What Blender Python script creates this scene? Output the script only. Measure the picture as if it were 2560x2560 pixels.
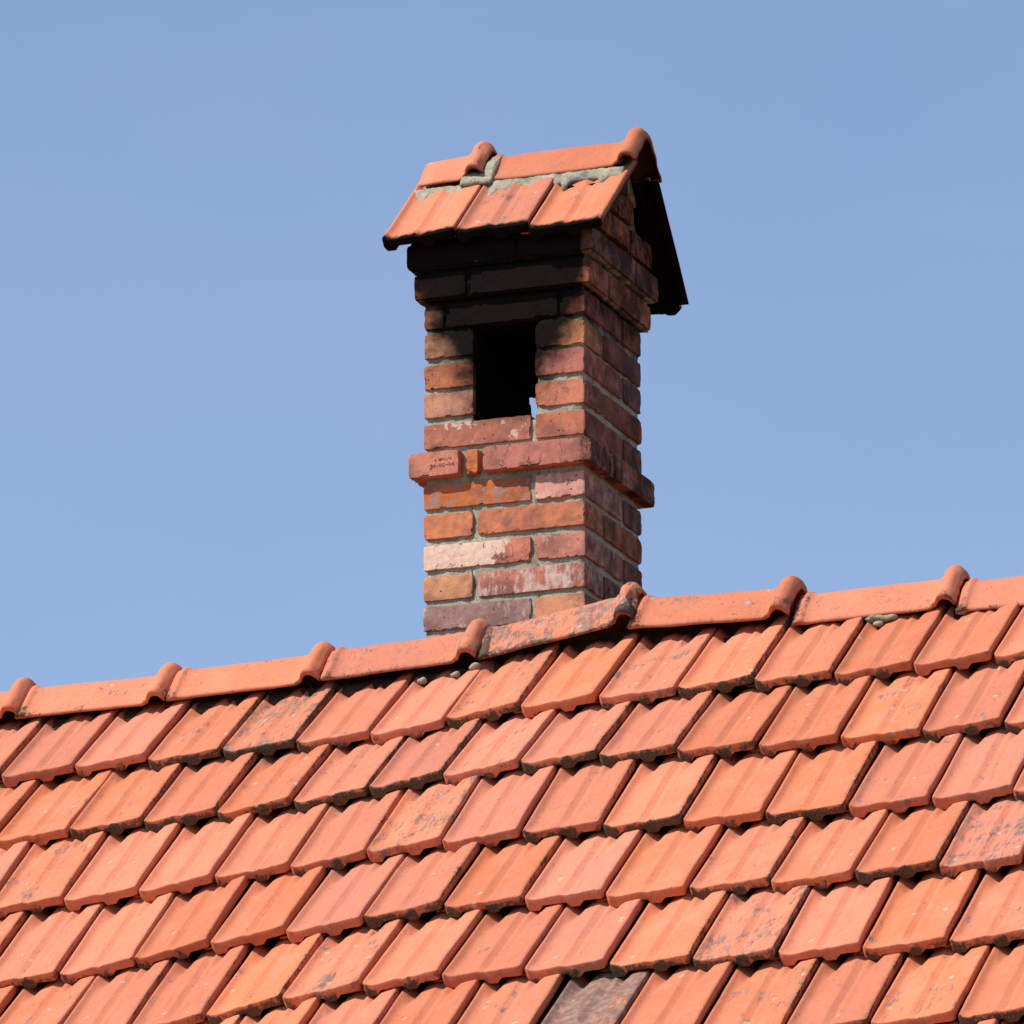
import bpy, math, random
import numpy as np
from mathutils import Matrix, Vector

for o in list(bpy.data.objects):
    bpy.data.objects.remove(o)
sc = bpy.context.scene
COL = sc.collection

# ------------------------------------------------------------------ camera
ZG = 6.1                       # height of the first tile row's corner above the ground
PSI, PIT = .391, math.radians(15.5)
FPX = 19108.9
c_, s_ = math.cos(PSI), math.sin(PSI)
cp, sp = math.cos(PIT), math.sin(PIT)
CR = np.array([c_, s_, 0.]); CF = np.array([-s_ * cp, c_ * cp, sp]); CU = np.array([s_ * sp, -c_ * sp, cp])
CPOS = np.array([8.21557, -16.57915, -4.44542])
cam = bpy.data.cameras.new('camera')
cam.sensor_width = 36; cam.lens = FPX / 2560 * 36
cam.clip_start = .1; cam.clip_end = 5000
camo = bpy.data.objects.new('camera', cam); COL.objects.link(camo)
M = Matrix.Identity(4)
for k in range(3):
    M[k][0] = CR[k]; M[k][1] = CU[k]; M[k][2] = -CF[k]
    M[k][3] = CPOS[k] + (ZG if k == 2 else 0)
camo.matrix_world = M
sc.camera = camo

# ------------------------------------------------------------------ sky, sun, exposure
SUN_AZ = math.radians(40)      # to the left of the roof's front
SUN_EL = math.radians(49)
sun_dir = Vector((-math.sin(SUN_AZ) * math.cos(SUN_EL), -math.cos(SUN_AZ) * math.cos(SUN_EL), math.sin(SUN_EL)))
world = bpy.data.worlds.new('World'); sc.world = world; world.use_nodes = True
wn = world.node_tree
wn.nodes.clear()
sky = wn.nodes.new('ShaderNodeTexSky'); sky.sky_type = 'NISHITA'; sky.sun_disc = False
sky.sun_elevation = SUN_EL
sky.sun_rotation = math.atan2(sun_dir.x, sun_dir.y)
sky.altitude = 300; sky.air_density = 1.0; sky.dust_density = .4; sky.ozone_density = 3.6
bg = wn.nodes.new('ShaderNodeBackground'); bg.inputs['Strength'].default_value = .126
wo = wn.nodes.new('ShaderNodeOutputWorld')
tcw = wn.nodes.new('ShaderNodeTexCoord'); mpw = wn.nodes.new('ShaderNodeMapping'); mpw.inputs['Scale'].default_value = (2.2, 2.2, 5.)
nzw = wn.nodes.new('ShaderNodeTexNoise'); nzw.inputs['Scale'].default_value = 3.; nzw.inputs['Detail'].default_value = 6; nzw.inputs['Roughness'].default_value = .55
rgw = wn.nodes.new('ShaderNodeMapRange'); rgw.inputs[1].default_value = .42; rgw.inputs[2].default_value = .80; rgw.inputs[3].default_value = .10; rgw.inputs[4].default_value = .26
mxw = wn.nodes.new('ShaderNodeMix'); mxw.data_type = 'RGBA'; mxw.inputs[7].default_value = (3.5, 3.6, 5.0, 1)     # thin high haze
wn.links.new(tcw.outputs['Generated'], mpw.inputs['Vector']); wn.links.new(mpw.outputs[0], nzw.inputs['Vector']); wn.links.new(nzw.outputs['Fac'], rgw.inputs[0])
wn.links.new(rgw.outputs[0], mxw.inputs[0]); wn.links.new(sky.outputs[0], mxw.inputs[6])
wn.links.new(mxw.outputs[2], bg.inputs[0]); wn.links.new(bg.outputs[0], wo.inputs[0])
sl = bpy.data.lights.new('sun', 'SUN'); sl.energy = 4.4; sl.angle = math.radians(.53); sl.color = (1, .93, .84)
so = bpy.data.objects.new('sun', sl); COL.objects.link(so)
so.rotation_euler = (-sun_dir).to_track_quat('-Z', 'Y').to_euler()
so.location = (0, 0, 30)
sc.view_settings.view_transform = 'Standard'; sc.view_settings.look = 'None'
sc.view_settings.exposure = .3; sc.view_settings.gamma = 1; sc.view_settings.use_curve_mapping = False
sc.cycles.max_bounces = 8

# ------------------------------------------------------------------ helpers
rng = random.Random(7)

def hash3(ix, iy, iz, seed):
    n = (ix * 374761393 + iy * 668265263 + iz * 2147483647 + seed * 974634777) & 0xffffffff
    n = (n ^ (n >> 13)) * 1274126177 & 0xffffffff
    n = (n ^ (n >> 16)) & 0xffffffff
    return n / 4294967295.0

def vnoise(p, scale, seed=0):
    """value noise in -1..1 on an (n,3) array"""
    q = np.asarray(p, float) * scale + 1000.
    i = np.floor(q).astype(np.int64); f = q - i; f = f * f * (3 - 2 * f)
    r = 0
    for dx in (0, 1):
        for dy in (0, 1):
            for dz in (0, 1):
                w = (f[:, 0] if dx else 1 - f[:, 0]) * (f[:, 1] if dy else 1 - f[:, 1]) * (f[:, 2] if dz else 1 - f[:, 2])
                r = r + w * hash3(i[:, 0] + dx, i[:, 1] + dy, i[:, 2] + dz, seed)
    return r * 2 - 1

def mesh(name, verts, faces, mat, smooth=True, attrs=None):
    me = bpy.data.meshes.new(name)
    me.from_pydata([tuple(v) for v in verts], [], faces)
    if smooth:
        me.polygons.foreach_set('use_smooth', [True] * len(me.polygons))
    for k, v in (attrs or {}).items():
        a = me.attributes.new(k, 'FLOAT', 'POINT'); a.data.foreach_set('value', np.asarray(v, np.float32))
    if mat: me.materials.append(mat)
    me.update()
    return me

def obj(name, me, parent=None, mw=None, **props):
    o = bpy.data.objects.new(name, me); COL.objects.link(o)
    o.parent = parent
    if mw is not None: o.matrix_local = mw
    for k, v in props.items(): o[k] = v
    return o

def empty(name, loc, rz=0., parent=None, **props):
    o = bpy.data.objects.new(name, None); COL.objects.link(o)
    o.location = loc; o.rotation_euler = (0, 0, rz); o.parent = parent; o.empty_display_size = .2
    for k, v in props.items(): o[k] = v
    return o

def frame(eu, ev, en, org):
    m = Matrix.Identity(4)
    for k in range(3):
        m[k][0] = eu[k]; m[k][1] = ev[k]; m[k][2] = en[k]; m[k][3] = org[k]
    return m

class NT:
    """small node-tree writer"""
    def __init__(s, name):
        s.m = bpy.data.materials.new(name); s.m.use_nodes = True
        s.t = s.m.node_tree; s.t.nodes.clear()
        s.out = s.n('OutputMaterial'); s.b = s.n('BsdfPrincipled')
        s.t.links.new(s.b.outputs[0], s.out.inputs[0])
        s.b.inputs['Specular IOR Level'].default_value = .25
    def n(s, ty, **kw):
        x = s.t.nodes.new('ShaderNode' + ty)
        for k, v in kw.items(): setattr(x, k, v)
        return x
    def set(s, sock, v):
        if isinstance(v, bpy.types.NodeSocket): s.t.links.new(v, sock)
        elif v is not None: sock.default_value = v
    def math(s, op, a, b=None, c=None, clamp=False):
        x = s.n('Math', operation=op, use_clamp=clamp)
        for i, v in enumerate((a, b, c)): s.set(x.inputs[i], v)
        return x.outputs[0]
    def vm(s, op, a, b=None):
        x = s.n('VectorMath', operation=op); s.set(x.inputs[0], a); s.set(x.inputs[1], b)
        return x.outputs[0]
    def noise(s, vec, scale, detail=4, rough=.6, dist=0):
        x = s.n('TexNoise'); s.set(x.inputs['Vector'], vec)
        x.inputs['Scale'].default_value = scale; x.inputs['Detail'].default_value = detail
        x.inputs['Roughness'].default_value = rough; x.inputs['Distortion'].default_value = dist
        return x.outputs['Fac']
    def ss(s, v, lo, hi):
        x = s.n('MapRange', interpolation_type='SMOOTHSTEP'); s.set(x.inputs[0], v)
        s.set(x.inputs[1], lo); s.set(x.inputs[2], hi)
        return x.outputs[0]
    def mix(s, f, a, b, bt='MIX'):
        x = s.n('Mix', data_type='RGBA', blend_type=bt); s.set(x.inputs[0], f)
        for i, v in ((6, a), (7, b)):
            s.set(x.inputs[i], v if isinstance(v, bpy.types.NodeSocket) else (v[0], v[1], v[2], 1))
        return x.outputs[2]
    def attr(s, name, ty='OBJECT'):
        x = s.n('Attribute', attribute_type=ty, attribute_name=name)
        return x.outputs['Fac']
    def ramp(s, f, pts):
        x = s.n('ValToRGB'); s.set(x.inputs[0], f); e = x.color_ramp.elements
        while len(e) > 1: e.remove(e[-1])
        for k, (p, v) in enumerate(pts):
            el = e[0] if k == 0 else e.new(p)
            el.position = p; el.color = (v, v, v, 1) if not isinstance(v, tuple) else (*v, 1)
        return x.outputs[0]
    def bump(s, h, strength, dist):
        x = s.n('Bump'); s.set(x.inputs['Height'], h)
        x.inputs['Strength'].default_value = strength; x.inputs['Distance'].default_value = dist
        s.t.links.new(x.outputs[0], s.b.inputs['Normal'])
    def sep(s, v):
        x = s.n('SeparateXYZ'); s.set(x.inputs[0], v); return x.outputs

def objcoord(t, obj_=None):
    tc = t.n('TexCoord')
    if obj_: tc.object = obj_
    return tc.outputs['Object']

# ------------------------------------------------------------------ anchor frames
AL, TAU, LG = .7521, .02, .3241                       # roof pitch, ridge fall, tile gauge
EX = np.array([1., 0, TAU]); EX /= np.linalg.norm(EX)
ES = np.array([0, math.cos(AL), math.sin(AL)])
NR = np.cross(EX, ES); NR /= np.linalg.norm(NR)
YR = .337                                             # ridge line
CH_W, CH_D = .431, .422                               # chimney plan
CH_Z = .20
house = empty('house', (0, 0, 0), label='house under a pitched roof of weathered orange clay tiles with capped ridge', category='house')
chimney = empty('chimney', (1.3984, .435, ZG + .0231 + CH_Z), math.radians(1.8),
                label='weathered red brick chimney with sooty opening and small tiled gable cap', category='chimney')
cap = empty('cap', (0, 0, 0), 0, chimney)

# ------------------------------------------------------------------ materials
def soot_shade_mask(t):
    """soot stain that fans out from the flue opening, plus grime and shade painted on the right face, in the chimney's own coordinates"""
    p = objcoord(t, chimney)
    wob = t.math('SUBTRACT', t.noise(p, 22, 5, .65), .5)
    wob2 = t.math('SUBTRACT', t.noise(p, 7, 2, .5), .5)
    x, y, z = t.sep(p)
    zz = t.math('DIVIDE', t.math('ADD', z, CH_Z - .85), .6)          # .85 -> 0, 1.45 -> 1
    zz = t.math('ADD', zz, t.math('MULTIPLY', wob2, .12))
    ra = t.ramp(zz, [(.0, .03), (.15, .075), (.28, .11), (.38, .165), (.46, .19), (.56, .215), (.68, .25), (.80, .31), (.92, .48), (1, .6)])
    d = t.math('SUBTRACT', ra, t.math('ABSOLUTE', t.math('ADD', x, .215)))
    d = t.math('ADD', d, t.math('MULTIPLY', wob, .15))
    front = t.math('MULTIPLY', t.ss(d, -.095, .040), t.math('MULTIPLY', t.ss(zz, .0, .12), t.math('SUBTRACT', 1., t.math('MULTIPLY', t.ss(x, .0, .016), .70))))
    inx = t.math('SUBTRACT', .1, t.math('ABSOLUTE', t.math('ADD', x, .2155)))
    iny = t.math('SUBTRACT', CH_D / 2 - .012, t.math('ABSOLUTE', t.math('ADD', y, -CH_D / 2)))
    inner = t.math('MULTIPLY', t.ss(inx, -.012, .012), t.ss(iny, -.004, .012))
    # grime on the shaded right face: blotches of dirt, also painting in its shade
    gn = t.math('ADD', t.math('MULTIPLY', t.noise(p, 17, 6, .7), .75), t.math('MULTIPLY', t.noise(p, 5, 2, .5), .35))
    grime_shade = t.math('MULTIPLY', t.math('MULTIPLY', t.ss(gn, .38, .62), t.ss(x, -.008, .003)), .80)
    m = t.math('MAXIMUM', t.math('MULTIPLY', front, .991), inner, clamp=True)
    return t.math('MAXIMUM', m, grime_shade, clamp=True)

SOOT = (.0078, .0070, .0066)

def make_clay():
    t = NT('fired_clay_tile')
    p0 = objcoord(t)
    oi = t.n('ObjectInfo'); rnd = oi.outputs['Random']
    off = t.n('CombineXYZ'); t.set(off.inputs[0], t.math('MULTIPLY', rnd, 37.)); t.set(off.inputs[1], t.math('MULTIPLY', rnd, 91.)); t.set(off.inputs[2], t.math('MULTIPLY', rnd, 53.))
    p = t.vm('ADD', p0, off.outputs[0])
    stain = t.attr('stain'); hue = t.attr('hue')
    x, y, z = t.sep(p0)
    big = t.noise(p, 9, 3, .55)
    mid = t.noise(p, 45, 5, .65)
    fine = t.noise(p, 420, 3, .6)
    st = t.n('Mapping'); t.set(st.inputs['Vector'], p); st.inputs['Scale'].default_value = (1, .16, 1)
    streak = t.noise(st.outputs[0], 95, 4, .6)
    col = t.mix(hue, (.610, .178, .078), (.570, .200, .130))
    col = t.mix(t.ss(big, .35, .75), col, (.63, .215, .118))
    col = t.mix(t.math('MULTIPLY', t.ss(streak, .42, .75), .35), col, (.47, .150, .072))
    col = t.mix(t.math('MULTIPLY', t.ss(mid, .50, .72), .45), col, (.62, .245, .15))
    tone = t.math('ADD', .83, t.math('MULTIPLY', t.math('FRACT', t.math('MULTIPLY', rnd, 17.3)), .26))
    tn = t.n('VectorMath', operation='SCALE'); t.set(tn.inputs[0], col); t.set(tn.inputs['Scale'], tone); col = tn.outputs[0]
    # small pits, dark specks
    sp1 = t.math('MULTIPLY', t.ss(t.noise(p, 210, 3, .6), .605, .66), t.ss(t.noise(p, 24, 2, .5), .40, .60))
    col = t.mix(t.math('MULTIPLY', sp1, .8), col, (.10, .06, .05))
    grit = t.math('ADD', .84, t.math('MULTIPLY', t.noise(p, 300, 4, .75), .32))
    gv = t.n('VectorMath', operation='SCALE'); t.set(gv.inputs[0], col); t.set(gv.inputs['Scale'], grit); col = gv.outputs[0]
    # scratches and sooty streaks running down the tile
    sc1 = t.n('Mapping'); t.set(sc1.inputs['Vector'], p); sc1.inputs['Scale'].default_value = (1.6, .42, 1); sc1.inputs['Rotation'].default_value = (0, 0, -.35)
    scn = t.noise(sc1.outputs[0], 62, 6, .72, .6)
    reg = t.noise(p, 14, 2, .5)
    th = t.math('SUBTRACT', .785, t.math('MULTIPLY', stain, .21))
    dk = t.ss(t.math('ADD', t.math('MULTIPLY', scn, .62), t.math('MULTIPLY', reg, .40)), t.math('SUBTRACT', th, .10), t.math('SUBTRACT', th, .02))
    col = t.mix(t.math('MULTIPLY', dk, .74), col, t.mix(t.ss(mid, .4, .65), (.095, .085, .080), (.215, .20, .165)))
    # pale lichen rosettes
    vo = t.n('TexVoronoi', feature='F1'); t.set(vo.inputs['Vector'], t.vm('ADD', p, t.vm('SCALE', t.n('TexNoise').outputs['Color'])))
    t.set(vo.inputs['Vector'], p); vo.inputs['Scale'].default_value = 26
    rad = t.math('MULTIPLY', t.noise(p, 130, 3, .6), .42)
    cellr = t.sep(vo.outputs['Color'])[0]
    li = t.math('MULTIPLY', t.math('LESS_THAN', t.math('ADD', vo.outputs['Distance'], rad), .37),
                t.math('GREATER_THAN', cellr, t.math('SUBTRACT', .965, t.math('MULTIPLY', stain, .14))))
    col = t.mix(t.math('MULTIPLY', li, .75), col, (.40, .375, .29))
    # moss and dirt on noses and arrises, and shade painted on seam walls (mesh attribute marks where it can sit)
    moss = t.attr('moss', 'GEOMETRY')
    mn = t.math('ADD', t.math('MULTIPLY', t.noise(p, 75, 5, .7), .75), t.math('MULTIPLY', t.noise(p, 15, 2, .5), .45))
    mamt = t.math('MULTIPLY', moss, t.attr('mossy'))
    mm = t.ss(t.math('ADD', mn, t.math('MULTIPLY', mamt, .52)), .86, 1.02)
    mm = t.math('MULTIPLY', mm, t.ss(moss, .02, .2))
    col = t.mix(t.math('MULTIPLY', mm, .93), col, t.mix(t.ss(fine, .42, .62), (.030, .027, .018), (.115, .105, .07)))
    # soot on the eaves of the chimney cap
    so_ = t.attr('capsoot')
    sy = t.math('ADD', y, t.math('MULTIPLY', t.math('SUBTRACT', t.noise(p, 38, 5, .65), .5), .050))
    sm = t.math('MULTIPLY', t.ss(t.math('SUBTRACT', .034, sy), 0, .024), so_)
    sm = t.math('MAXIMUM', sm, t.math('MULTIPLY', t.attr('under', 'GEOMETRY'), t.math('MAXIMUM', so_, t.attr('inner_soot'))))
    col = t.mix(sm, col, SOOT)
    t.set(t.b.inputs['Base Color'], col)
    t.set(t.b.inputs['Specular IOR Level'], t.math('MULTIPLY', t.math('SUBTRACT', 1., sm), .22))
    t.b.inputs['Roughness'].default_value = .82
    h = t.math('ADD', t.math('MULTIPLY', mid, .5), t.math('ADD', t.math('MULTIPLY', fine, .35), t.math('MULTIPLY', mm, .8)))
    t.bump(h, .75, .0018)
    return t.m

def make_brick():
    t = NT('old_brick')
    p0 = objcoord(t); oi = t.n('ObjectInfo'); rnd = oi.outputs['Random']
    off = t.n('CombineXYZ'); t.set(off.inputs[0], t.math('MULTIPLY', rnd, 61.)); t.set(off.inputs[1], t.math('MULTIPLY', rnd, 23.)); t.set(off.inputs[2], t.math('MULTIPLY', rnd, 47.))
    p = t.vm('ADD', p0, off.outputs[0]); x, y, z = t.sep(p0)
    base = oi.outputs['Color']
    big = t.noise(p, 16, 4, .6); mid = t.noise(p, 60, 5, .65); fine = t.noise(p, 380, 3, .6)
    vs = t.n('Mapping'); t.set(vs.inputs['Vector'], p); vs.inputs['Scale'].default_value = (1, 1, .22)
    drip = t.noise(vs.outputs[0], 70, 4, .6)
    col = t.mix(t.ss(big, .35, .7), base, t.mix(.45, base, (.26, .085, .055)))
    blot = t.noise(p, 33, 6, .72, .5)
    col = t.mix(t.math('MULTIPLY', t.ss(blot, .54, .66), .55), col, t.mix(.55, base, (.17, .095, .085)))
    col = t.mix(t.math('MULTIPLY', t.ss(blot, .47, .36), .5), col, t.mix(.5, base, (.72, .27, .12)))
    col = t.mix(t.math('MULTIPLY', t.ss(mid, .5, .75), .45), col, t.mix(.5, base, (.70, .33, .2)))
    col = t.mix(t.math('MULTIPLY', t.ss(drip, .5, .72), .30), col, (.26, .12, .10))
    wsh = t.noise(p, 8, 4, .65)
    col = t.mix(t.math('MULTIPLY', t.ss(wsh, .46, .66), .50), col, (.12, .068, .060))
    # pale lime bloom
    eff = t.attr('bloom')
    e1 = t.math('ADD', t.math('MULTIPLY', drip, .6), t.math('MULTIPLY', t.noise(p, 26, 5, .7), .6))
    em = t.ss(t.math('ADD', e1, t.math('MULTIPLY', eff, .35)), .80, .98)
    col = t.mix(t.math('MULTIPLY', em, .7), col, (.66, .50, .44))
    # flaked coat: a second colour with a hard, ragged edge
    pa = t.attr('coat'); gx = t.attr('coat_x')
    pn = t.math('ADD', t.math('MULTIPLY', t.noise(p, 30, 6, .62, .3), .7), t.math('MULTIPLY', t.noise(p, 11, 2, .5), .3))
    grad = t.math('MULTIPLY', t.math('SUBTRACT', gx, x), 5.)
    grad = t.math('MULTIPLY', grad, t.math('GREATER_THAN', gx, -.9))
    grad = t.math('MINIMUM', t.math('MAXIMUM', grad, -.5), .35)
    pm = t.ss(t.math('ADD', t.math('ADD', pn, grad), t.math('MULTIPLY', pa, .55)), .775, .80)
    pm = t.math('MULTIPLY', pm, t.math('GREATER_THAN', pa, .01))
    cc = t.mix(t.attr('coat_pale'), (.20, .155, .16), (.74, .54, .42))
    cc = t.mix(t.math('MULTIPLY', t.ss(mid, .4, .7), .3), cc, base)
    col = t.mix(t.math('MULTIPLY', pm, .93), col, cc)
    # pits
    vo = t.n('TexVoronoi', feature='F1'); t.set(vo.inputs['Vector'], p); vo.inputs['Scale'].default_value = 90
    cr_ = t.sep(vo.outputs['Color'])
    pit = t.math('MULTIPLY', t.math('LESS_THAN', t.math('ADD', vo.outputs['Distance'], t.math('MULTIPLY', t.noise(p, 300, 2, .5), .22)), t.math('ADD', .12, t.math('MULTIPLY', cr_[1], .24))), t.math('GREATER_THAN', cr_[0], .76))
    col = t.mix(t.math('MULTIPLY', pit, .85), col, (.035, .022, .02))
    grit = t.math('ADD', .72, t.math('MULTIPLY', t.noise(p, 260, 4, .75), .56))
    gv = t.n('VectorMath', operation='SCALE'); t.set(gv.inputs[0], col); t.set(gv.inputs['Scale'], grit); col = gv.outputs[0]
    # fine cracks
    wv = t.n('TexVoronoi', feature='DISTANCE_TO_EDGE')
    cm_ = t.n('Mapping'); t.set(cm_.inputs['Vector'], p); cm_.inputs['Scale'].default_value = (1, 1, .35)
    nw = t.n('TexNoise'); t.set(nw.inputs['Vector'], p); nw.inputs['Scale'].default_value = 40
    t.set(wv.inputs['Vector'], t.vm('ADD', cm_.outputs[0], t.vm('MULTIPLY', nw.outputs['Color'], (.03, .03, .03)))); wv.inputs['Scale'].default_value = 19
    ck = t.math('MULTIPLY', t.math('LESS_THAN', wv.outputs['Distance'], .011), t.math('GREATER_THAN', t.noise(p, 18, 2, .5), .50))
    ck = t.math('MULTIPLY', ck, t.attr('cracks'))
    col = t.mix(t.math('MULTIPLY', ck, .85), col, (.04, .02, .018))
    # dirt on the arrises
    ed = t.attr('edge', 'GEOMETRY')
    em2 = t.ss(t.math('ADD', t.math('MULTIPLY', ed, .50), t.math('MULTIPLY', mid, .6)), .56, .72)
    col = t.mix(t.math('MULTIPLY', em2, .8), col, (.06, .042, .038))
    sm = soot_shade_mask(t)
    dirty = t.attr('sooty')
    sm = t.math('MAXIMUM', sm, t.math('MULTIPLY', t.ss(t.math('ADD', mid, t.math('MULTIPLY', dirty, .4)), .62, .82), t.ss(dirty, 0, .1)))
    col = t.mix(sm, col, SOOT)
    t.set(t.b.inputs['Base Color'], col); t.b.inputs['Roughness'].default_value = .86
    t.set(t.b.inputs['Specular IOR Level'], t.math('MULTIPLY', t.math('SUBTRACT', 1., sm), .25))
    h = t.math('SUBTRACT', t.math('ADD', t.math('MULTIPLY', mid, .6), t.math('MULTIPLY', fine, .3)), t.math('ADD', t.math('MULTIPLY', pit, 1.2), t.math('MULTIPLY', ck, 1.0)))
    t.bump(h, .8, .0036)
    return t.m

def make_mortar(soot=True, name='lime_mortar', lichen=.3, k=1.):
    t = NT(name)
    p = objcoord(t)
    n1 = t.noise(p, 35, 6, .65); n2 = t.noise(p, 210, 4, .65); n3 = t.noise(p, 12, 3, .6)
    col = t.mix(t.ss(n1, .35, .7), (.40 * k, .355 * k, .255 * k), (.53 * k, .475 * k, .36 * k))
    col = t.mix(t.math('MULTIPLY', t.ss(n2, .50, .64), .7), col, (.15, .14, .12))
    col = t.mix(t.math('MULTIPLY', t.ss(n3, .52, .66), lichen * 2), col, (.13, .125, .105))
    if soot:
        smk = soot_shade_mask(t)
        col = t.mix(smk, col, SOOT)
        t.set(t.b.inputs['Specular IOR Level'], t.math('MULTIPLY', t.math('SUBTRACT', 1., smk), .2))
    t.set(t.b.inputs['Base Color'], col); t.b.inputs['Roughness'].default_value = .95
    t.bump(t.math('ADD', t.math('MULTIPLY', n2, .6), t.math('MULTIPLY', n1, .6)), .8, .004)
    return t.m

def make_plain(name, a, b, scale, rough=.9):
    t = NT(name); p = objcoord(t)
    col = t.mix(t.ss(t.noise(p, scale, 5, .6), .35, .65), a, b)
    t.set(t.b.inputs['Base Color'], col); t.b.inputs['Roughness'].default_value = rough
    t.bump(t.noise(p, scale * 6, 4, .6), .4, .01)
    return t.m

CLAY = make_clay(); BRICK = make_brick(); MORTAR = make_mortar(k=.86)
MORTAR_CAP = make_mortar(False, 'weathered_mortar', .42, .8)
WOOD = make_plain('dark_roof_timber', (.035, .022, .015), (.07, .045, .03), 8)
PLASTER = make_plain('lime_plaster', (.55, .50, .42), (.66, .61, .52), 3)
GRASS = make_plain('meadow_ground', (.035, .05, .018), (.07, .075, .03), .35)
INK = make_plain('scratched_mark', (.32, .13, .09), (.38, .155, .11), 40)

# ------------------------------------------------------------------ ground and house body
gme = mesh('ground', [(-1500, -1500, 0), (1500, -1500, 0), (1500, 1500, 0), (-1500, 1500, 0)], [(0, 1, 2, 3)], GRASS, False)
obj('ground', gme, kind='structure', label='grassy ground around the house')

roof = empty('roof', (0, 0, ZG), 0, house)

X0, X1 = -3.2, 6.4                                    # gable ends
NROW = 13
def deckslab(sign):
    # boarded deck under the tiles, one slope
    lo = NROW * LG - .55
    def pt(x, s, n):
        v = EX * x + ES * s + NR * n
        y = v[1] if sign > 0 else 2 * YR - v[1]
        return (v[0], y, v[2])
    v = [pt(x, s, n) for x in (X0 + .1, X1 - .1) for (s, n) in ((.42, -.12), (-lo, -.11), (-lo, -.15), (.42, -.16))]
    return v, [(0, 1, 5, 4), (1, 2, 6, 5), (2, 3, 7, 6), (3, 0, 4, 7), (0, 3, 2, 1), (4, 5, 6, 7)]
for sg in (1, -1):
    v, f = deckslab(sg)
    obj('roof_deck', mesh('roof_deck', v, f, WOOD, False), roof)
def box(v0, v1):
    x0, y0, z0 = v0; x1, y1, z1 = v1
    return ([(x0, y0, z0), (x1, y0, z0), (x1, y1, z0), (x0, y1, z0), (x0, y0, z1), (x1, y0, z1), (x1, y1, z1), (x0, y1, z1)],
            [(0, 3, 2, 1), (4, 5, 6, 7), (0, 1, 5, 4), (1, 2, 6, 5), (2, 3, 7, 6), (3, 0, 4, 7)])
v, f = box((X0 + .2, YR - .02, .05), (X1 - .2, YR + .02, .255))
for k, (x, y, z) in enumerate(v): v[k] = (x, y, z + x * TAU)
obj('ridge_board', mesh('ridge_board', v, f, WOOD, False), roof)
# plastered walls with gables: one prism
ye = 2.55
zw = ZG - .16 - (ye + .15) * math.tan(AL)
prof = [(YR - ye, 0), (YR + ye, 0), (YR + ye, zw), (YR, ZG + .02), (YR - ye, zw)]
v = [(x, y, z) for x in (X0 + .35, X1 - .35) for (y, z) in prof]
obj('wall', mesh('wall', v, [(0, 1, 2, 3, 4), (5, 9, 8, 7, 6)] + [(k, k + 5, (k + 1) % 5 + 5, (k + 1) % 5) for k in range(5)], PLASTER, False), house)

# ------------------------------------------------------------------ roof tile
U = np.array([-.022, .0040, .0055, .0070, .0085, .0105, .0130, .0155, .0185, .022, .026, .030, .035, .040, .045, .051, .058, .066, .075,
              .084, .090, .0945, .0980, .102, .106, .110, .1135, .117, .121, .125, .129, .134, .139, .145, .152, .160, .170, .180, .188, .1935, .1970, .1992])
TK = np.array([(-.022, -.021), (.004, -.021), (.0055, -.010), (.0070, -.0020), (.0085, .0012), (.0105, .0032), (.0130, .0035), (.0155, .0020), (.0185, -.0006),
               (.022, -.0034), (.026, -.0056), (.031, -.0070), (.037, -.0074), (.045, -.0064), (.055, -.0040), (.066, -.0012), (.078, .0016),
               (.090, .0042), (.0945, .0046), (.0980, .0028), (.102, .0014), (.106, .0002), (.110, -.0010), (.1135, -.0016), (.117, .0010), (.121, .0028), (.125, .0037),
               (.129, .0038), (.134, .0038), (.139, .0046), (.152, .0080), (.170, .0114), (.188, .0142), (.1935, .0146), (.1970, .0138), (.1992, .0118)])
def tprof(u): return np.interp(u, TK[:, 0], TK[:, 1])
SV = np.array([0, .0006, .0018, .0050, .011, .020, .034, .050, .075, .105, .14, .175, .21, .235, .252, .264, .276, .288, .300, .312, .324, .336, .352, .375])

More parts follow.
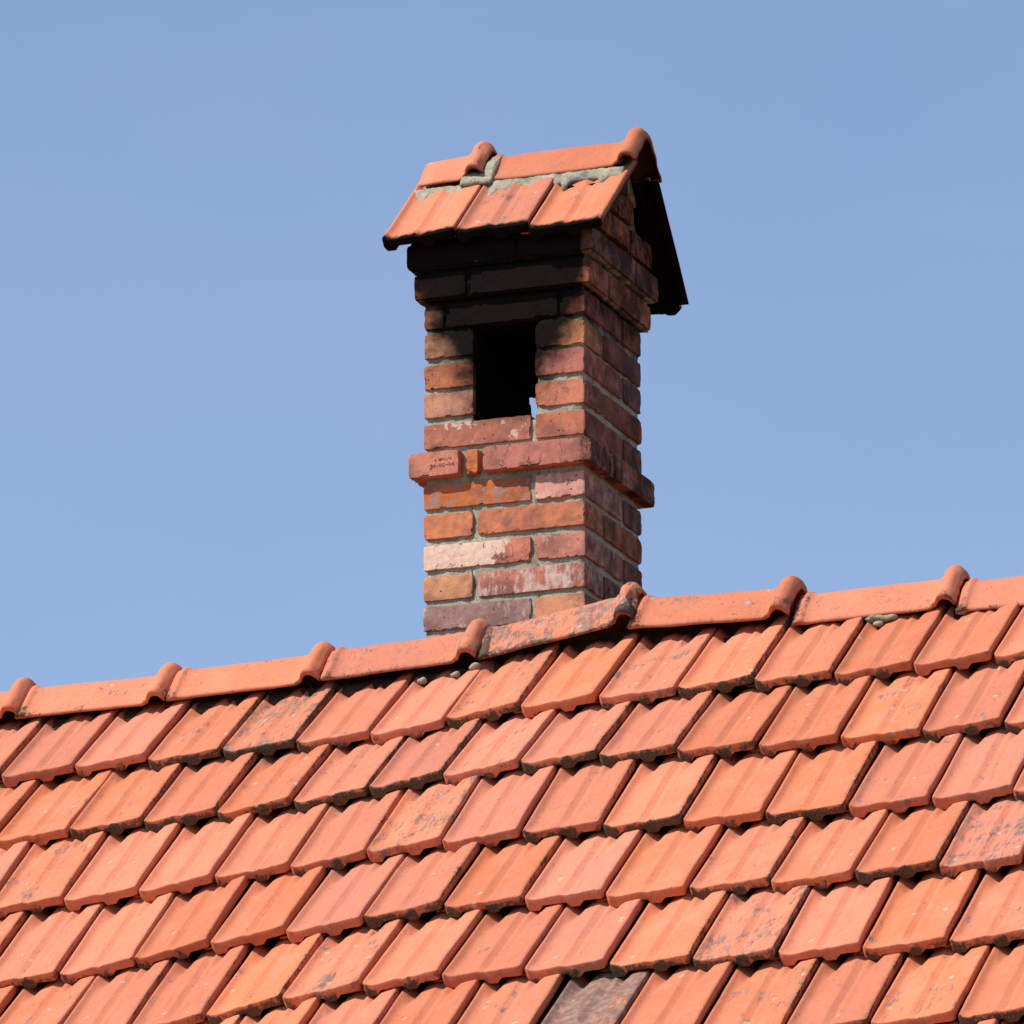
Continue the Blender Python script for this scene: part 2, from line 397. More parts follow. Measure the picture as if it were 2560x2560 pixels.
def tile_mesh(seed, ucols=U, srows=SV, chips=True, name='roof_tile', mat=None):
    r = random.Random(seed)
    n, m = len(ucols), len(srows)
    u, s = np.meshgrid(ucols, srows, indexing='ij')
    t = tprof(u).copy()
    # shallow relief fades towards the lip
    flat = np.interp(u, [0, .013, .19, .2], [.000, .0015, .0125, .0105]) - .002
    fade = np.clip((s - .004) / .045, 0, 1); fade = fade * fade * (3 - 2 * fade)
    lipmix = (.42 + .58 * fade) * (u > .0131) + (u <= .0131)
    t = flat + (t - flat) * lipmix
    # nose pockets at the head
    for uc in (.037, .137):
        k = np.clip((s - .252) / .072, 0, 1.25)
        w = .004 + .015 * k
        t -= .0125 * k * np.clip(1 - np.abs(u - uc - .003 * k) / w, 0, 1)
    P = np.stack([u, s, t * 0], -1).reshape(-1, 3)
    warp = (vnoise(P + seed * 3.1, 9, seed) * .0018 + vnoise(P + seed, 40, seed + 5) * .0005).reshape(n, m)
    t = t + warp
    top = np.stack([u, s, t], -1)
    # rounded lip
    top[:, 0, 2] -= .0030; top[:, 1, 2] -= .0013; top[:, 2, 2] -= .0003
    # corner roundings in plan
    rr = .011
    cu = np.clip(rr - np.maximum(ucols - .0055, 0), 0, rr); offs = rr - np.sqrt(np.maximum(rr * rr - cu * cu, 0))
    cu2 = np.clip(.006 - (.1992 - ucols), 0, .006); offs += .006 - np.sqrt(np.maximum(.006 ** 2 - cu2 ** 2, 0))
    offs = np.where(ucols < .0045, .024, offs)
    offs = offs + vnoise(np.stack([ucols, ucols * 0 + seed, ucols * 0], -1), 70, seed) * .0011
    dn = np.zeros(n)
    if chips:
        for _ in range(r.choice([0, 1, 1, 2, 3])):
            uc = r.choice([r.uniform(.0, .2), r.uniform(.18, .2), r.uniform(0, .02)]); w = r.uniform(.004, .012)
            k = np.clip(1 - np.abs(ucols - uc) / w, 0, 1)
            offs = offs + k * r.uniform(.002, .006); dn += k * r.uniform(.001, .004)
    fall = np.exp(-srows / .022)
    top[:, :, 1] += offs[:, None] * fall[None, :]
    top[:, :3, 2] -= dn[:, None] * np.array([1, .6, .3])[None, :]
    # wavy side arris
    jit = vnoise(np.stack([srows * 0 + seed, srows, srows * 0], -1), 45, seed + 9) * .0009
    top[-3:, :, 0] += jit[None, :]
    # underside with two noses
    nb = -.0225 + .0105 * np.clip(ucols, 0, .2) / .2
    nose = np.zeros(n)
    for uc, hw in ((.029, .0205), (.129, .0205)):
        k = np.clip((hw - np.abs(ucols - uc)) / .009, 0, 1)
        nose = np.maximum(nose, k * .0115)
    
    bot = np.stack([u, s, np.zeros_like(u)], -1)
    bot[:, :, 1] = top[:, :, 1]
    bot[:, :, 0] = top[:, :, 0]
    inn = (srows < .034)
    bot[:, :, 2] = (nb[:, None] - nose[:, None] * inn[None, :] + .005 * (~inn)[None, :])
    bot[:, :, 2] = np.minimum(bot[:, :, 2], top[:, :, 2] - .004)
    bot[:, 0, 2] += .0025
    verts = np.concatenate([top.reshape(-1, 3), bot.reshape(-1, 3)])
    N = n * m
    I = lambda i, k: i * m + k
    F = []
    for i in range(n - 1):
        for k in range(m - 1):
            F.append((I(i, k), I(i + 1, k), I(i + 1, k + 1), I(i, k + 1)))
            F.append((N + I(i, k), N + I(i, k + 1), N + I(i + 1, k + 1), N + I(i + 1, k)))
        F.append((I(i, 0), N + I(i, 0), N + I(i + 1, 0), I(i + 1, 0)))
        F.append((I(i, m - 1), I(i + 1, m - 1), N + I(i + 1, m - 1), N + I(i, m - 1)))
    for k in range(m - 1):
        F.append((I(0, k), I(0, k + 1), N + I(0, k + 1), N + I(0, k)))
        F.append((I(n - 1, k), N + I(n - 1, k), N + I(n - 1, k + 1), I(n - 1, k + 1)))
    mo_t = np.interp(s, [0, .0012, .006, .02, .3], [.62, .45, .20, .08, .02]) * np.interp(u, [-.01, .0, .02, .03, .1, .125, .15, .19, .2], [.9, 1.1, 1, .7, .6, .9, .6, .7, 1.1])
    mo_t = np.maximum(mo_t, .35 * (np.abs(u - .004) < .006)); mo_t = np.maximum(mo_t, .30 * (u > .192)); mo_t = np.maximum(mo_t, .55 * (u > .199)); mo_t = np.maximum(mo_t, .6 * (u < .005))  # edge dirt; on seam walls and flange it also paints the seam's shade
    mo_t = np.maximum(mo_t, .22 * np.clip((s - .27) / .05, 0, 1) * (np.minimum(np.abs(u - .037), np.abs(u - .137)) < .016))
    und = np.concatenate([mo_t.ravel() * 0, mo_t.ravel() * 0 + 1]); und[N:][s.ravel() < .001] = .6
    mo_b = np.where(s < .03, .62 + .55 * (nose[:, None] > .006), .25)
    me = mesh(name, verts, F, mat or CLAY, True, {'moss': np.concatenate([mo_t.ravel(), mo_b.ravel()]), 'under': und})
    return me

VAR = [tile_mesh(100 + k) for k in range(18)]
# lift of the sagging roof surface at each tile corner (rows from the ridge, columns from the left)
HR = {1: (0, [-.0066, -.012, -.0074, -.0109, -.0105, -.012, .0041, .0167, .0117, .0021, .0105, -.0025, -.0059, -.0067]),
      2: (1, [-.0086, -.0141, -.004, -.0012, .0083, .0221, .0358, .0244, .019, .0063, -.0022, -.0109, -.0122]),
      3: (1, [-.0236, -.0242, -.0043, -.0031, .0141, .0199, .0267, .0091, .0077, -.0069, -.0109, -.0209, -.0202]),
      4: (1, [-.0378, -.0297, -.0036, .0075, .0146, .029, .021, .0107, .0011, -.0026, -.0047, -.0157, -.0222]),
      5: (1, [-.037, -.030, -.0076, .0159, .0258, .0375, .0174, .0091, .0029, -.0103, -.0158, -.0223, -.025])}
HT = {}
for j, (i0, l) in HR.items():
    a = np.array(l); a2 = a.copy(); a2[1:-1] = .2 * a[:-2] + .6 * a[1:-1] + .2 * a[2:]
    HT[j] = (np.array([(i0 + k) * .2 + (j - 1) * .1 for k in range(len(l))]), a2)
def lift(j, x):
    j = min(max(j, 1), 5)
    return float(np.interp(x, HT[j][0], HT[j][1]))
THK = .0310
def tile_frame(j, i, jit=True):
    x = i * .2 + (j - 1) * .1
    h = lift(j, x); hr = lift(j, x + .2); hu = .5 * (lift(j - 1, x) + lift(j - 1, x + .2)) if j > 1 else .5 * (h + hr)
    r = random.Random(j * 1000 + i)
    g = (lambda a: r.gauss(0, a)) if jit else (lambda a: 0)
    roll = (hr - h) / .2 * .85 + g(.010)
    pit = (THK + (.008 if j == 1 else 0) - (hu - .5 * (h + hr))) / LG + g(.004)
    yaw = g(.009)
    org = EX * (x + g(.0012)) + ES * (-(j - 1) * LG + g(.0038)) + NR * (h + g(.0012))
    ev = ES * math.cos(pit) - NR * math.sin(pit); en = NR * math.cos(pit) + ES * math.sin(pit)
    eu = EX * math.cos(roll) + en * math.sin(roll); en = np.cross(eu, ev)
    eu2 = eu * math.cos(yaw) + ev * math.sin(yaw); ev2 = np.cross(en, eu2)
    return frame(eu2, ev2, en, org)
def project(p):
    d = np.asarray(p) - CPOS; z = d @ CF
    return 1280 + FPX * (d @ CR) / z, 1280 - FPX * (d @ CU) / z
STAIN = {(1, 3): .95, (1, 4): .4, (1, 6): .75, (3, 5): .85, (6, 7): 1.40, (4, 12): .9, (5, 9): .8, (2, 8): .55, (3, 8): .5, (1, 13): .35, (4, 8): .35, (2, 4): .45, (1, 5): .3, (4, 1): .3, (2, 5): .35}
HUE = {(1, 1): .9, (1, 5): .85, (2, 5): 1.1, (2, 7): 1.2, (3, 6): .9, (1, 8): .6, (4, 7): 1.0, (1, 0): .8, (2, 9): .2, (1, 7): .0, (5, 7): .9, (5, 6): .4}
MOSSY = {(1, 3): 1.6, (2, 4): 1.5, (2, 5): 1.5, (3, 10): 1.4, (3, 8): 1.4, (1, 9): 1.4, (2, 2): 1.3, (4, 11): 1.4, (1, 10): 1.2}
individual = set()
for j in range(1, 8):
    for i in range(-4, 16):
        x = i * .2 + (j - 1) * .1
        c0 = EX * x - ES * (j - 1) * LG
        q = [project(c0 + EX * a + ES * b) for a in (0, .2) for b in (0, .33)]
        if max(k[0] for k in q) < -10 or min(k[0] for k in q) > 2570 or min(k[1] for k in q) > 2570: continue
        individual.add((j, i))
        r = random.Random(j * 77 + i * 13)
        mi = (i * 7 + j * 5 + r.randint(0, 3)) % len(VAR)
        o = obj('roof_tile', VAR[mi], roof, tile_frame(j, i))
        o['stain'] = float(STAIN.get((j, i), max(0, r.gauss(.37, .17)) + (.30 if r.random() < .06 else 0)))
        o['hue'] = float(HUE.get((j, i), min(1.1, max(0, r.gauss(.38, .32)))))
        o['mossy'] = float(MOSSY.get((j, i), r.choice([.15, .4, .7, .9, 1.1, 1.3])))
        o['capsoot'] = 0.
# the rest of the roof, out of the picture: plain copies joined into one field per slope
UL = np.array([-.022, .004, .0070, .0125, .0185, .033, .055, .092, .111, .125, .16, .1935, .1992]); SL = np.array([0, .003, .03, .25, .32, .346])
LOW = tile_mesh(3, UL, SL, False, 'tile_low')
lv = np.array([v.co[:] for v in LOW.vertices]); lf = [tuple(p.vertices) for p in LOW.polygons]
lmoss_shade = np.array([d.value for d in LOW.attributes['moss'].data])
for side in (1, -1):
    V, FF, MO = [], [], []
    for j in range(1, NROW + 1):
        for i in range(-22, 33):
            x = i * .2 + (j - 1) * .1 - (.2 * ((j - 1) // 2) if side < 0 else 0)
            if side > 0 and (j, i) in individual: continue
            if x < X0 or x + .2 > X1: continue
            m = np.array(tile_frame(j, i) if side > 0 else tile_frame(j, int(round((x - (j - 1) * .1) / .2))))
            w = lv @ m[:3, :3].T + m[:3, 3]
            if side < 0:
                # the far slope is the near one turned half round about the ridge
                w = np.stack([(X0 + X1) - w[:, 0], 2 * YR - w[:, 1], w[:, 2] - w[:, 0] * TAU + ((X0 + X1) - w[:, 0]) * TAU], -1)
                w[:, 1] = np.maximum(w[:, 1], YR + .024)
                # keep clear of the chimney shaft
                cx, cy = w[:, 0].mean(), w[:, 1].mean()
                if .82 < cx < 1.52 and .30 < cy < .98: continue
            b = len(V) * len(lv)
            V.append(w); MO.append(lmoss_shade); FF += [tuple(k + b for k in f) for f in lf]
    o = obj('roof_tile_field', mesh('roof_tile_field', np.concatenate(V), FF, CLAY, True, {'moss': np.concatenate(MO)}), roof, kind='stuff')
    o['stain'] = .05; o['hue'] = .4; o['mossy'] = .7; o['capsoot'] = 0.

# ------------------------------------------------------------------ ridge tiles
RY = np.array([0, .010, .020, .030, .042, .056, .070, .082, .090, .096, .100])
RZ = np.array([0, .0012, .0052, .0122, .0235, .0390, .0560, .0715, .0810, .0890, .0985])
def ridge_mesh(seed, x0=0., scale=1., name='ridge_tile', broken=0.):
    xs = np.array([0, .004, .010, .013, .016, .020, .024, .028, .034, .05, .08, .12, .16, .20, .24, .28, .31, .335, .350, .357, .361, .365, .369, .372, .375, .379, .384, .390, .396, .402, .407, .411, .415, .418])
    rr = np.interp(xs, [0, .010, .013, .017, .022, .027, .034, .05, .350, .357, .361, .365, .369, .372, .375, .379, .384, .390, .396, .402, .407, .411, .415, .418],
                   [.001, .001, .007, .0085, .0085, .005, .0005, 0, 0, .002, .0055, .0060, .0085, .0150, .0205, .0250, .0285, .030, .0302, .0285, .0250, .0205, .0140, .0085])
    keep = xs >= x0
    xs, rr = xs[keep], rr[keep]
    yy = np.concatenate([-RY[::-1], RY[1:]]) * scale; zz = -np.concatenate([RZ[::-1], RZ[1:]]) * scale
    ny = np.gradient(yy); nz = np.gradient(zz); L = np.hypot(ny, nz); nrm = np.stack([-nz / L, ny / L], -1)
    nrm[0] = nrm[1]; nrm[-1] = nrm[-2]
    n, m = len(xs), len(yy)
    out = np.zeros((n, m, 3)); inn = np.zeros((n, m, 3))
    # the collar is cut back in an arch at its feet
    arch = np.interp(xs, [.35, .368, .388, .405, .418], [0, .005, .012, .010, .005])
    edge = np.clip((np.abs(yy) - .07 * scale) / (.03 * scale), 0, 1)
    for a in range(n):
        ro = rr[a]
        out[a, :, 0] = xs[a]; out[a, :, 1] = yy + nrm[:, 0] * ro; out[a, :, 2] = zz + nrm[:, 1] * ro + arch[a] * edge
        ri = (max(ro, 0) * .85 if xs[a] > .36 else 0) - .0125
        inn[a, :, 0] = xs[a]; inn[a, :, 1] = yy + nrm[:, 0] * ri; inn[a, :, 2] = zz + nrm[:, 1] * ri + arch[a] * edge
        inn[a, :, 2] = np.maximum(inn[a, :, 2], zz[0] + arch[a] * edge)
    for arr in (out, inn):
        P = arr.reshape(-1, 3)
        w = vnoise(P + seed * 5.3, 14, seed) * .0022 + vnoise(P + seed, 60, seed) * .0007
        P[:, 2] += w; P[:, 1] += vnoise(P + 9 + seed, 11, seed + 3) * .0016
        en = (P[:, 0] > .405)
        P[:, 0] += en * vnoise(P + 2, 70, seed + 8) * .003
    if broken:
        P = out.reshape(-1, 3)
        k = (P[:, 0] > .30) * (P[:, 1] < -.02) * np.maximum(0, vnoise(P, 32, seed + 4)) * broken
        P[:, 2] -= k * .016; P[:, 0] -= k * (P[:, 0] > .40) * .03
    verts = np.concatenate([out.reshape(-1, 3), inn.reshape(-1, 3)]); N = n * m
    I = lambda a, b: a * m + b
    F = []
    for a in range(n - 1):
        for b in range(m - 1):
            F.append((I(a, b), I(a + 1, b), I(a + 1, b + 1), I(a, b + 1)))
            F.append((N + I(a, b), N + I(a, b + 1), N + I(a + 1, b + 1), N + I(a + 1, b)))
        F.append((I(a, 0), N + I(a, 0), N + I(a + 1, 0), I(a + 1, 0)))
        F.append((I(a, m - 1), I(a + 1, m - 1), N + I(a + 1, m - 1), N + I(a, m - 1)))
    for b in range(m - 1):
        F.append((I(0, b), I(0, b + 1), N + I(0, b + 1), N + I(0, b)))
        F.append((I(n - 1, b), N + I(n - 1, b), N + I(n - 1, b + 1), I(n - 1, b + 1)))
    mo = np.interp(np.abs(np.tile(yy, n)), [0, .06, .09, .1], [.08, .10, .30, .45]) + .35 * (np.repeat(xs, m) < .03) + .25 * np.interp(np.repeat(xs, m), [.33, .36, .4, .42], [0, .5, .3, 1.0])
    return mesh(name, verts, F, CLAY, True, {'moss': np.concatenate([mo, mo * 0 + .3]), 'under': np.concatenate([mo * 0, mo * 0 + 1])})

RIDGE = [(-.895, .2810, .2810, .0), (-.475, .2810, .2800, .0), (-.060, .2810, .2810, .05), (.35, .2795, .2735, .10), (.77, .277, .2755, .05), (1.194, .2795, .2818, .12), (1.602, .2853, .3232, 1.0), (2.016, .312, .2968, .05), (2.438, .2732, .2698, .18), (2.86, .253, .248, .2),
         (3.28, .250, .250, 0), (3.70, .250, .252, 0), (4.12, .252, .252, 0)]
for k, (xc, za, zb, stn) in enumerate(RIDGE):
    xc -= .0371; za += .0238; zb += .0238            # ridge stands this far back on the roof
    x0 = xc - .388
    sl_ = (zb - za) / .33 + TAU
    eu = np.array([math.cos(sl_), 0, math.sin(sl_)]); en = np.array([-math.sin(sl_), 0, math.cos(sl_)])
    zo = za + TAU * (x0 + .02) - .02 * sl_
    g = random.Random(k)
    yw = g.gauss(0, .006); ev = np.array([0, 1., 0])
    eu = eu * math.cos(yw) + ev * math.sin(yw); ev = np.cross(en, eu)
    o = obj('ridge_tile', ridge_mesh(40 + k, broken=1. if stn > .5 else .12), roof, frame(eu, ev, en, (x0, YR + g.gauss(0, .002), zo)))
    o['stain'] = max(stn, g.uniform(.45, .75)); o['hue'] = g.uniform(.2, .8); o['mossy'] = .8 + .8 * stn; o['capsoot'] = 0.

# ------------------------------------------------------------------ lumps of mortar
def lump_mesh(pts, rad, seed, mat, name='mortar_lump', seg=10, squash=.8):
    """an irregular strip of mortar through the points (x, y, z, radius factor)"""
    V, F = [], []
    pts = np.array(pts, float); n = len(pts)
    for a in range(n):
        for b in range(seg):
            th = 2 * math.pi * b / seg
            r = rad * pts[a, 3]
            V.append((pts[a, 0], pts[a, 1] + math.cos(th) * r, pts[a, 2] + math.sin(th) * r * squash))
    V = np.array(V)
    d = vnoise(V + seed, 55, seed) * rad * .42 + vnoise(V + seed, 140, seed + 1) * rad * .22
    cen = np.repeat(pts[:, :3], seg, 0); nv = V - cen; nv /= np.linalg.norm(nv, axis=1)[:, None] + 1e-9
    V = V + nv * d[:, None]; V[:, 0] += vnoise(V + 3, 60, seed + 2) * rad * .25
    for a in range(n - 1):
        for b in range(seg):
            F.append((a * seg + b, a * seg + (b + 1) % seg, (a + 1) * seg + (b + 1) % seg, (a + 1) * seg + b))
    F.append(tuple(range(seg))[::-1]); F.append(tuple((n - 1) * seg + k for k in range(seg)))
    return mesh(name, V, F, mat)
def roofpt(x, s, n):
    return EX * x + ES * s + NR * n
def strip(x0, x1, s, n, step=.008, prof=None):
    l = []
    k = max(3, int((x1 - x0) / step))
    for a in range(k + 1):
        x = x0 + (x1 - x0) * a / k
        p = roofpt(x, s, n + lift(1, x))
        f = math.sin(math.pi * (a + .35) / (k + .7)) ** .5
        l.append((p[0], p[1], p[2], f))
    return l
for (xa, xb, s, n, rad, sd) in [(2.20, 2.285, .312, -.030, .013, 1), (2.43, 2.465, .312, -.032, .011, 2), (2.53, 2.56, .310, -.034, .010, 3),
                               (1.028, 1.052, .296, -.034, .011, 4), (1.118, 1.142, .298, -.034, .011, 5), (2.225, 2.25, .296, -.036, .009, 6), (1.17, 1.20, .306, -.026, .012, 7)]:
    obj('mortar_lump', lump_mesh(strip(xa, xb, s, n, .004), rad, sd, MORTAR_CAP), roof)

# ------------------------------------------------------------------ chimney bricks
def brick_mesh(lx, ly, lz, seed, rough=1.):
    r = random.Random(seed)
    def axis(L, step):
        e = [0, .0013, .004]
        k = max(2, int(L / step))
        mid = list(np.linspace(.012, L - .012, k))
        return np.array(e + mid + [L - .004, L - .0013, L]) - L / 2
    ax, ay, az = axis(lx, .0065), axis(ly, .012), axis(lz, .008)
    A, B, Cc = len(ax), len(ay), len(az)
    idx = {}; V = []; E = []
    def vid(i, j, k):
        if (i, j, k) not in idx:
            idx[(i, j, k)] = len(V); V.append((ax[i], ay[j], az[k]))
            E.append([i in (0, A - 1), j in (0, B - 1), k in (0, Cc - 1)])
        return idx[(i, j, k)]
    F = []
    for i in range(A - 1):
        for j in range(B - 1):
            F.append((vid(i, j, 0), vid(i, j + 1, 0), vid(i + 1, j + 1, 0), vid(i + 1, j, 0)))
            F.append((vid(i, j, Cc - 1), vid(i + 1, j, Cc - 1), vid(i + 1, j + 1, Cc - 1), vid(i, j + 1, Cc - 1)))
    for i in range(A - 1):
        for k in range(Cc - 1):
            F.append((vid(i, 0, k), vid(i + 1, 0, k), vid(i + 1, 0, k + 1), vid(i, 0, k + 1)))
            F.append((vid(i, B - 1, k), vid(i, B - 1, k + 1), vid(i + 1, B - 1, k + 1), vid(i + 1, B - 1, k)))
    for j in range(B - 1):
        for k in range(Cc - 1):
            F.append((vid(0, j, k), vid(0, j, k + 1), vid(0, j + 1, k + 1), vid(0, j + 1, k)))
            F.append((vid(A - 1, j, k), vid(A - 1, j + 1, k), vid(A - 1, j + 1, k + 1), vid(A - 1, j, k + 1)))
    V = np.array(V); E = np.array(E)
    half = np.array([lx, ly, lz]) / 2
    # distance to nearest arris: second smallest distance to a face
    d = half - np.abs(V); ds = np.sort(d, 1)
    near = np.exp(-ds[:, 1] / .0019)
    off = np.array([seed * 1.7, seed * .3, seed * 2.9])
    chip = np.clip(vnoise(V + off, 38, seed) * 1.1 + vnoise(V + off, 95, seed + 1) * .9 + vnoise(V + off, 190, seed + 7) * .5 - .45, 0, 1.5)
    low = 1 + 1.1 * (V[:, 2] < -lz * .3)
    pull = near * (.0003 + chip * .0068 * rough * low)
    dirn = -V / half; dirn = np.sign(dirn) * (np.abs(dirn) ** 6)
    V2 = V + dirn * pull[:, None]
    corner = np.exp(-ds[:, 2] / .006)
    V2 += dirn * (corner * (.0006 + .002 * r.random()))[:, None]
    fn = vnoise(V + off, 26, seed + 3) * .0007 + vnoise(V + off, 90, seed + 4) * .0005
    V2 += np.sign(V) * (E * fn[:, None])
    return mesh('brick', V2, F, BRICK, False, {'edge': np.clip(near * (.6 + chip), 0, 1)})

bseed = [500]
def brick(a0, a1, b0, b1, zt, col, h=.0625, rough=1., tilt=0., parent=None, **pr):
    bseed[0] += 1
    r = random.Random(bseed[0])
    me = brick_mesh(a1 - a0, b1 - b0, h, bseed[0], rough)
    m = Matrix.Translation(((a0 + a1) / 2, (b0 + b1) / 2, zt - h / 2 - CH_Z)) @ Matrix.Rotation(tilt + r.gauss(0, .003), 4, 'Y') @ Matrix.Rotation(r.gauss(0, .004), 4, 'Z')
    o = obj('brick', me, parent or chimney, m)
    jit = 1 + r.uniform(-.06, .06)
    o.color = (col[0] * jit, col[1] * jit, col[2] * jit, 1)
    for k, dflt in (('bloom', 0.), ('coat', 0.), ('coat_x', -1.), ('coat_pale', 0.), ('cracks', 0.), ('sooty', 0.)):
        o[k] = float(pr.get(k, dflt))
    return o
RED = (.37, .105, .062); DRED = (.27, .085, .06); PURP = (.235, .105, .085); ORB = (.43, .14, .05); ROSE = (.44, .155, .115)
W, D_ = CH_W, CH_D
HB, J = .132, .013
SB = W - HB - J; SD = D_ - HB - J
def course_a(zt, cs, ch, cr=RED, cl=RED, ps=None, ph=None):
    """stretcher on the left of the front, header on the right (the end of the side's stretcher)"""
    r = random.Random(int(zt * 1000))
    brick(-W, -W + SB, 0, HB, zt, cs, **(ps or {}))
    brick(-HB, 0, 0, SD, zt, ch, **(ph or {}))
    brick(-SB, 0, D_ - HB, D_, zt, cr, sooty=.2)
    brick(-W, -W + HB, HB + J, D_, zt, cl)
def course_b(zt, ch, cs, cr=RED, cb=RED, ph=None, ps=None, prr=None):
    brick(-SB, 0, 0, HB, zt, cs, **(ps or {}))
    brick(-W, -W + HB, 0, SD, zt, ch, **(ph or {}))
    brick(-W, -W + SB, D_ - HB, D_, zt, cb)
    brick(-HB, 0, HB + J, D_, zt, cr, **(prr or {}))
course_b(.3298, RED, ROSE, DRED)
course_a(.4076, (.34, .215, .195), (.62, .27, .14), PURP, RED, dict(coat=.12, coat_pale=0, bloom=.45), dict(bloom=.1))
course_b(.4859, (.58, .275, .135), (.47, .165, .115), PURP, RED, {}, dict(bloom=.75, sooty=.05), dict(sooty=.35))
course_a(.5660, (.58, .20, .125), (.58, .215, .15), DRED, RED, dict(coat=.62, coat_pale=1., coat_x=.055, cracks=.8), dict(bloom=.55, sooty=.1))
course_b(.6465, (.62, .215, .095), (.52, .175, .085), ORB, RED, dict(bloom=.1), dict(bloom=.05), dict(bloom=.1))
course_a(.7232, (.56, .155, .040), (.60, .285, .225), PURP, RED, dict(coat=.50, coat_pale=.12), dict(bloom=.55, rough=.8))
# projecting band
p_ = .028
zb5 = .8025
brick(-W - .030, -W + .1045, -p_, .12, zb5, (.56, .215, .14), bloom=.15, cracks=.5)
brick(-.310, -.278, -p_ + .006, .09, zb5 - .001, (.60, .175, .045), rough=2.2)
brick(-.262, .026, -p_, .112, zb5, (.46, .165, .125), cracks=1., bloom=.1)
brick(-.10, .024, .124, .150, zb5 - .002, (.48, .25, .16), rough=1.6, bloom=.5)
brick(-.105, .026, .160, D_ + p_, zb5, (.45, .145, .085), bloom=.45)
brick(-W - .03, -W + .10, .134, D_ + p_, zb5, RED)
brick(-W + .113, -.118, D_ - .104, D_ + p_, zb5, RED)
course_a(.8815, (.43, .155, .10), (.52, .17, .095), DRED, RED, dict(coat=.36, coat_pale=.8, bloom=.3), dict(bloom=.05))
# piers beside the flue opening
def pier(zt, a0, a1, split, cf, cb, pf=None, pb=None):
    brick(a0, a1, 0, split, zt, cf, **(pf or {}))
    brick(a0, a1, split + J, D_, zt, cb, **(pb or {}))
pier(.9626, -HB, 0, HB, (.57, .205, .12), (.42, .13, .055), dict(cracks=.5), dict(sooty=.15))
pier(.9626, -W, -W + HB, SD, (.55, .26, .165), RED, dict(bloom=.35, sooty=.05))
pier(1.0440, -HB, 0, SD, (.50, .175, .135), PURP, dict(bloom=.1))
pier(1.0380, -W, -W + HB, HB, (.50, .165, .075), RED, dict(rough=1.8, sooty=.22))
pier(1.1159, -HB, 0, HB, (.58, .25, .10), DRED, dict(bloom=.1), dict(sooty=.2))
pier(1.1190, -W, -W + HB, SD, (.52, .25, .14), RED, dict(sooty=.12))
brick(-.296, -.137, D_ - .13, D_, 1.1159, RED)
brick(-.292, -.150, D_ - .12, D_ - .01, .9550, RED)
# lintel course
zt = 1.1966
brick(-W, -W + .052, 0, .13, zt, (.42, .17, .09)); brick(-.363, -.073, 0, HB, zt, RED, sooty=.3); brick(-.060, 0, 0, SD, zt, (.44, .13, .10), bloom=.2)
brick(-.132, 0, SD + J, D_, zt, ORB, sooty=.1); brick(-.363, -.145, D_ - .12, D_, zt, RED); brick(-W, -W + .13, .143, D_, zt, RED)
# corbels
q = .020; zt = 1.272
brick(-W - q, -W + .118, -q, .14, zt, RED, sooty=.4); brick(-.298, q, -q, .125, zt - .001, (.42, .13, .065))
brick(-.11, q, .137, D_ + q, zt - .001, (.44, .145, .06), sooty=.05); brick(-W - q, -W + .10, .153, D_ + q, zt, RED); brick(-W + .113, -.123, D_ - .11, D_ + q, zt, RED)
q = .035; zt = 1.349
brick(-W - q, -.175, -q, .10, zt, DRED, sooty=.6); brick(-.162, q, -q, .285, zt, PURP, bloom=.2)
brick(-.10, q, .298, D_ + q, zt, PURP, sooty=.25); brick(-W - q, -W + .1, .113, D_ + q, zt, RED); brick(-W + .113, -.113, D_ - .1, D_ + q, zt, RED)
# gable bricks under the cap
brick(-.10, .028, .028, .262, 1.430, (.50, .15, .04), sooty=.30); brick(-.10, .028, .275, .43, 1.430, DRED, sooty=.5)
brick(-.10, .026, .105, .300, 1.508, (.40, .11, .05), sooty=.42); brick(-.10, .024, .155, .260, 1.575, DRED, sooty=.6)
brick(-W - .03, -W + .08, .03, .40, 1.430, DRED); brick(-W - .03, -W + .08, .10, .32, 1.508, DRED)

# mortar: slightly recessed walls behind and between the bricks
def rough_box(v0, v1, seed, step=.014, amp=.0028):
    v0, v1 = np.array(v0), np.array(v1); L = v1 - v0
    n = [max(2, int(round(l / step))) for l in L]
    idx, V, F = {}, [], []
    def vid(i, j, k):
        if (i, j, k) not in idx:
            idx[(i, j, k)] = len(V); V.append(v0 + L * np.array([i / n[0], j / n[1], k / n[2]]))
        return idx[(i, j, k)]
    for a, b, c in ((0, 1, 2), (1, 2, 0), (2, 0, 1)):
        for i in range(n[a]):
            for j in range(n[b]):
                for side in (0, n[c]):
                    q4 = []
                    for (di, dj) in ((0, 0), (1, 0), (1, 1), (0, 1)):
                        t3 = [0, 0, 0]; t3[a] = i + di; t3[b] = j + dj; t3[c] = side; q4.append(vid(*t3))
                    F.append(tuple(q4 if side else q4[::-1]))
    V = np.array(V); cen = (v0 + v1) / 2
    sgn = np.zeros_like(V)
    for k in range(3):
        sgn[:, k] = (V[:, k] >= v1[k] - 1e-6).astype(float) - (V[:, k] <= v0[k] + 1e-6)
    d = vnoise(V + seed, 30, seed) * amp + vnoise(V + seed, 85, seed + 1) * amp * .6
    return V + sgn * d[:, None], F
def mortar(name, boxes, mat=MORTAR, parent=None, seed=0, **kw):
    VV, FF = [], []; b = 0
    for k, (v0, v1) in enumerate(boxes):
        v, f = rough_box(v0, v1, seed + k * 11, **kw)
        v[:, 2] -= CH_Z
        VV.append(v); FF += [tuple(x + b for x in q_) for q_ in f]; b += len(v)
    return obj(name, mesh(name, np.concatenate(VV), FF, mat), parent or chimney)
rc = .0072; iw = HB - .004
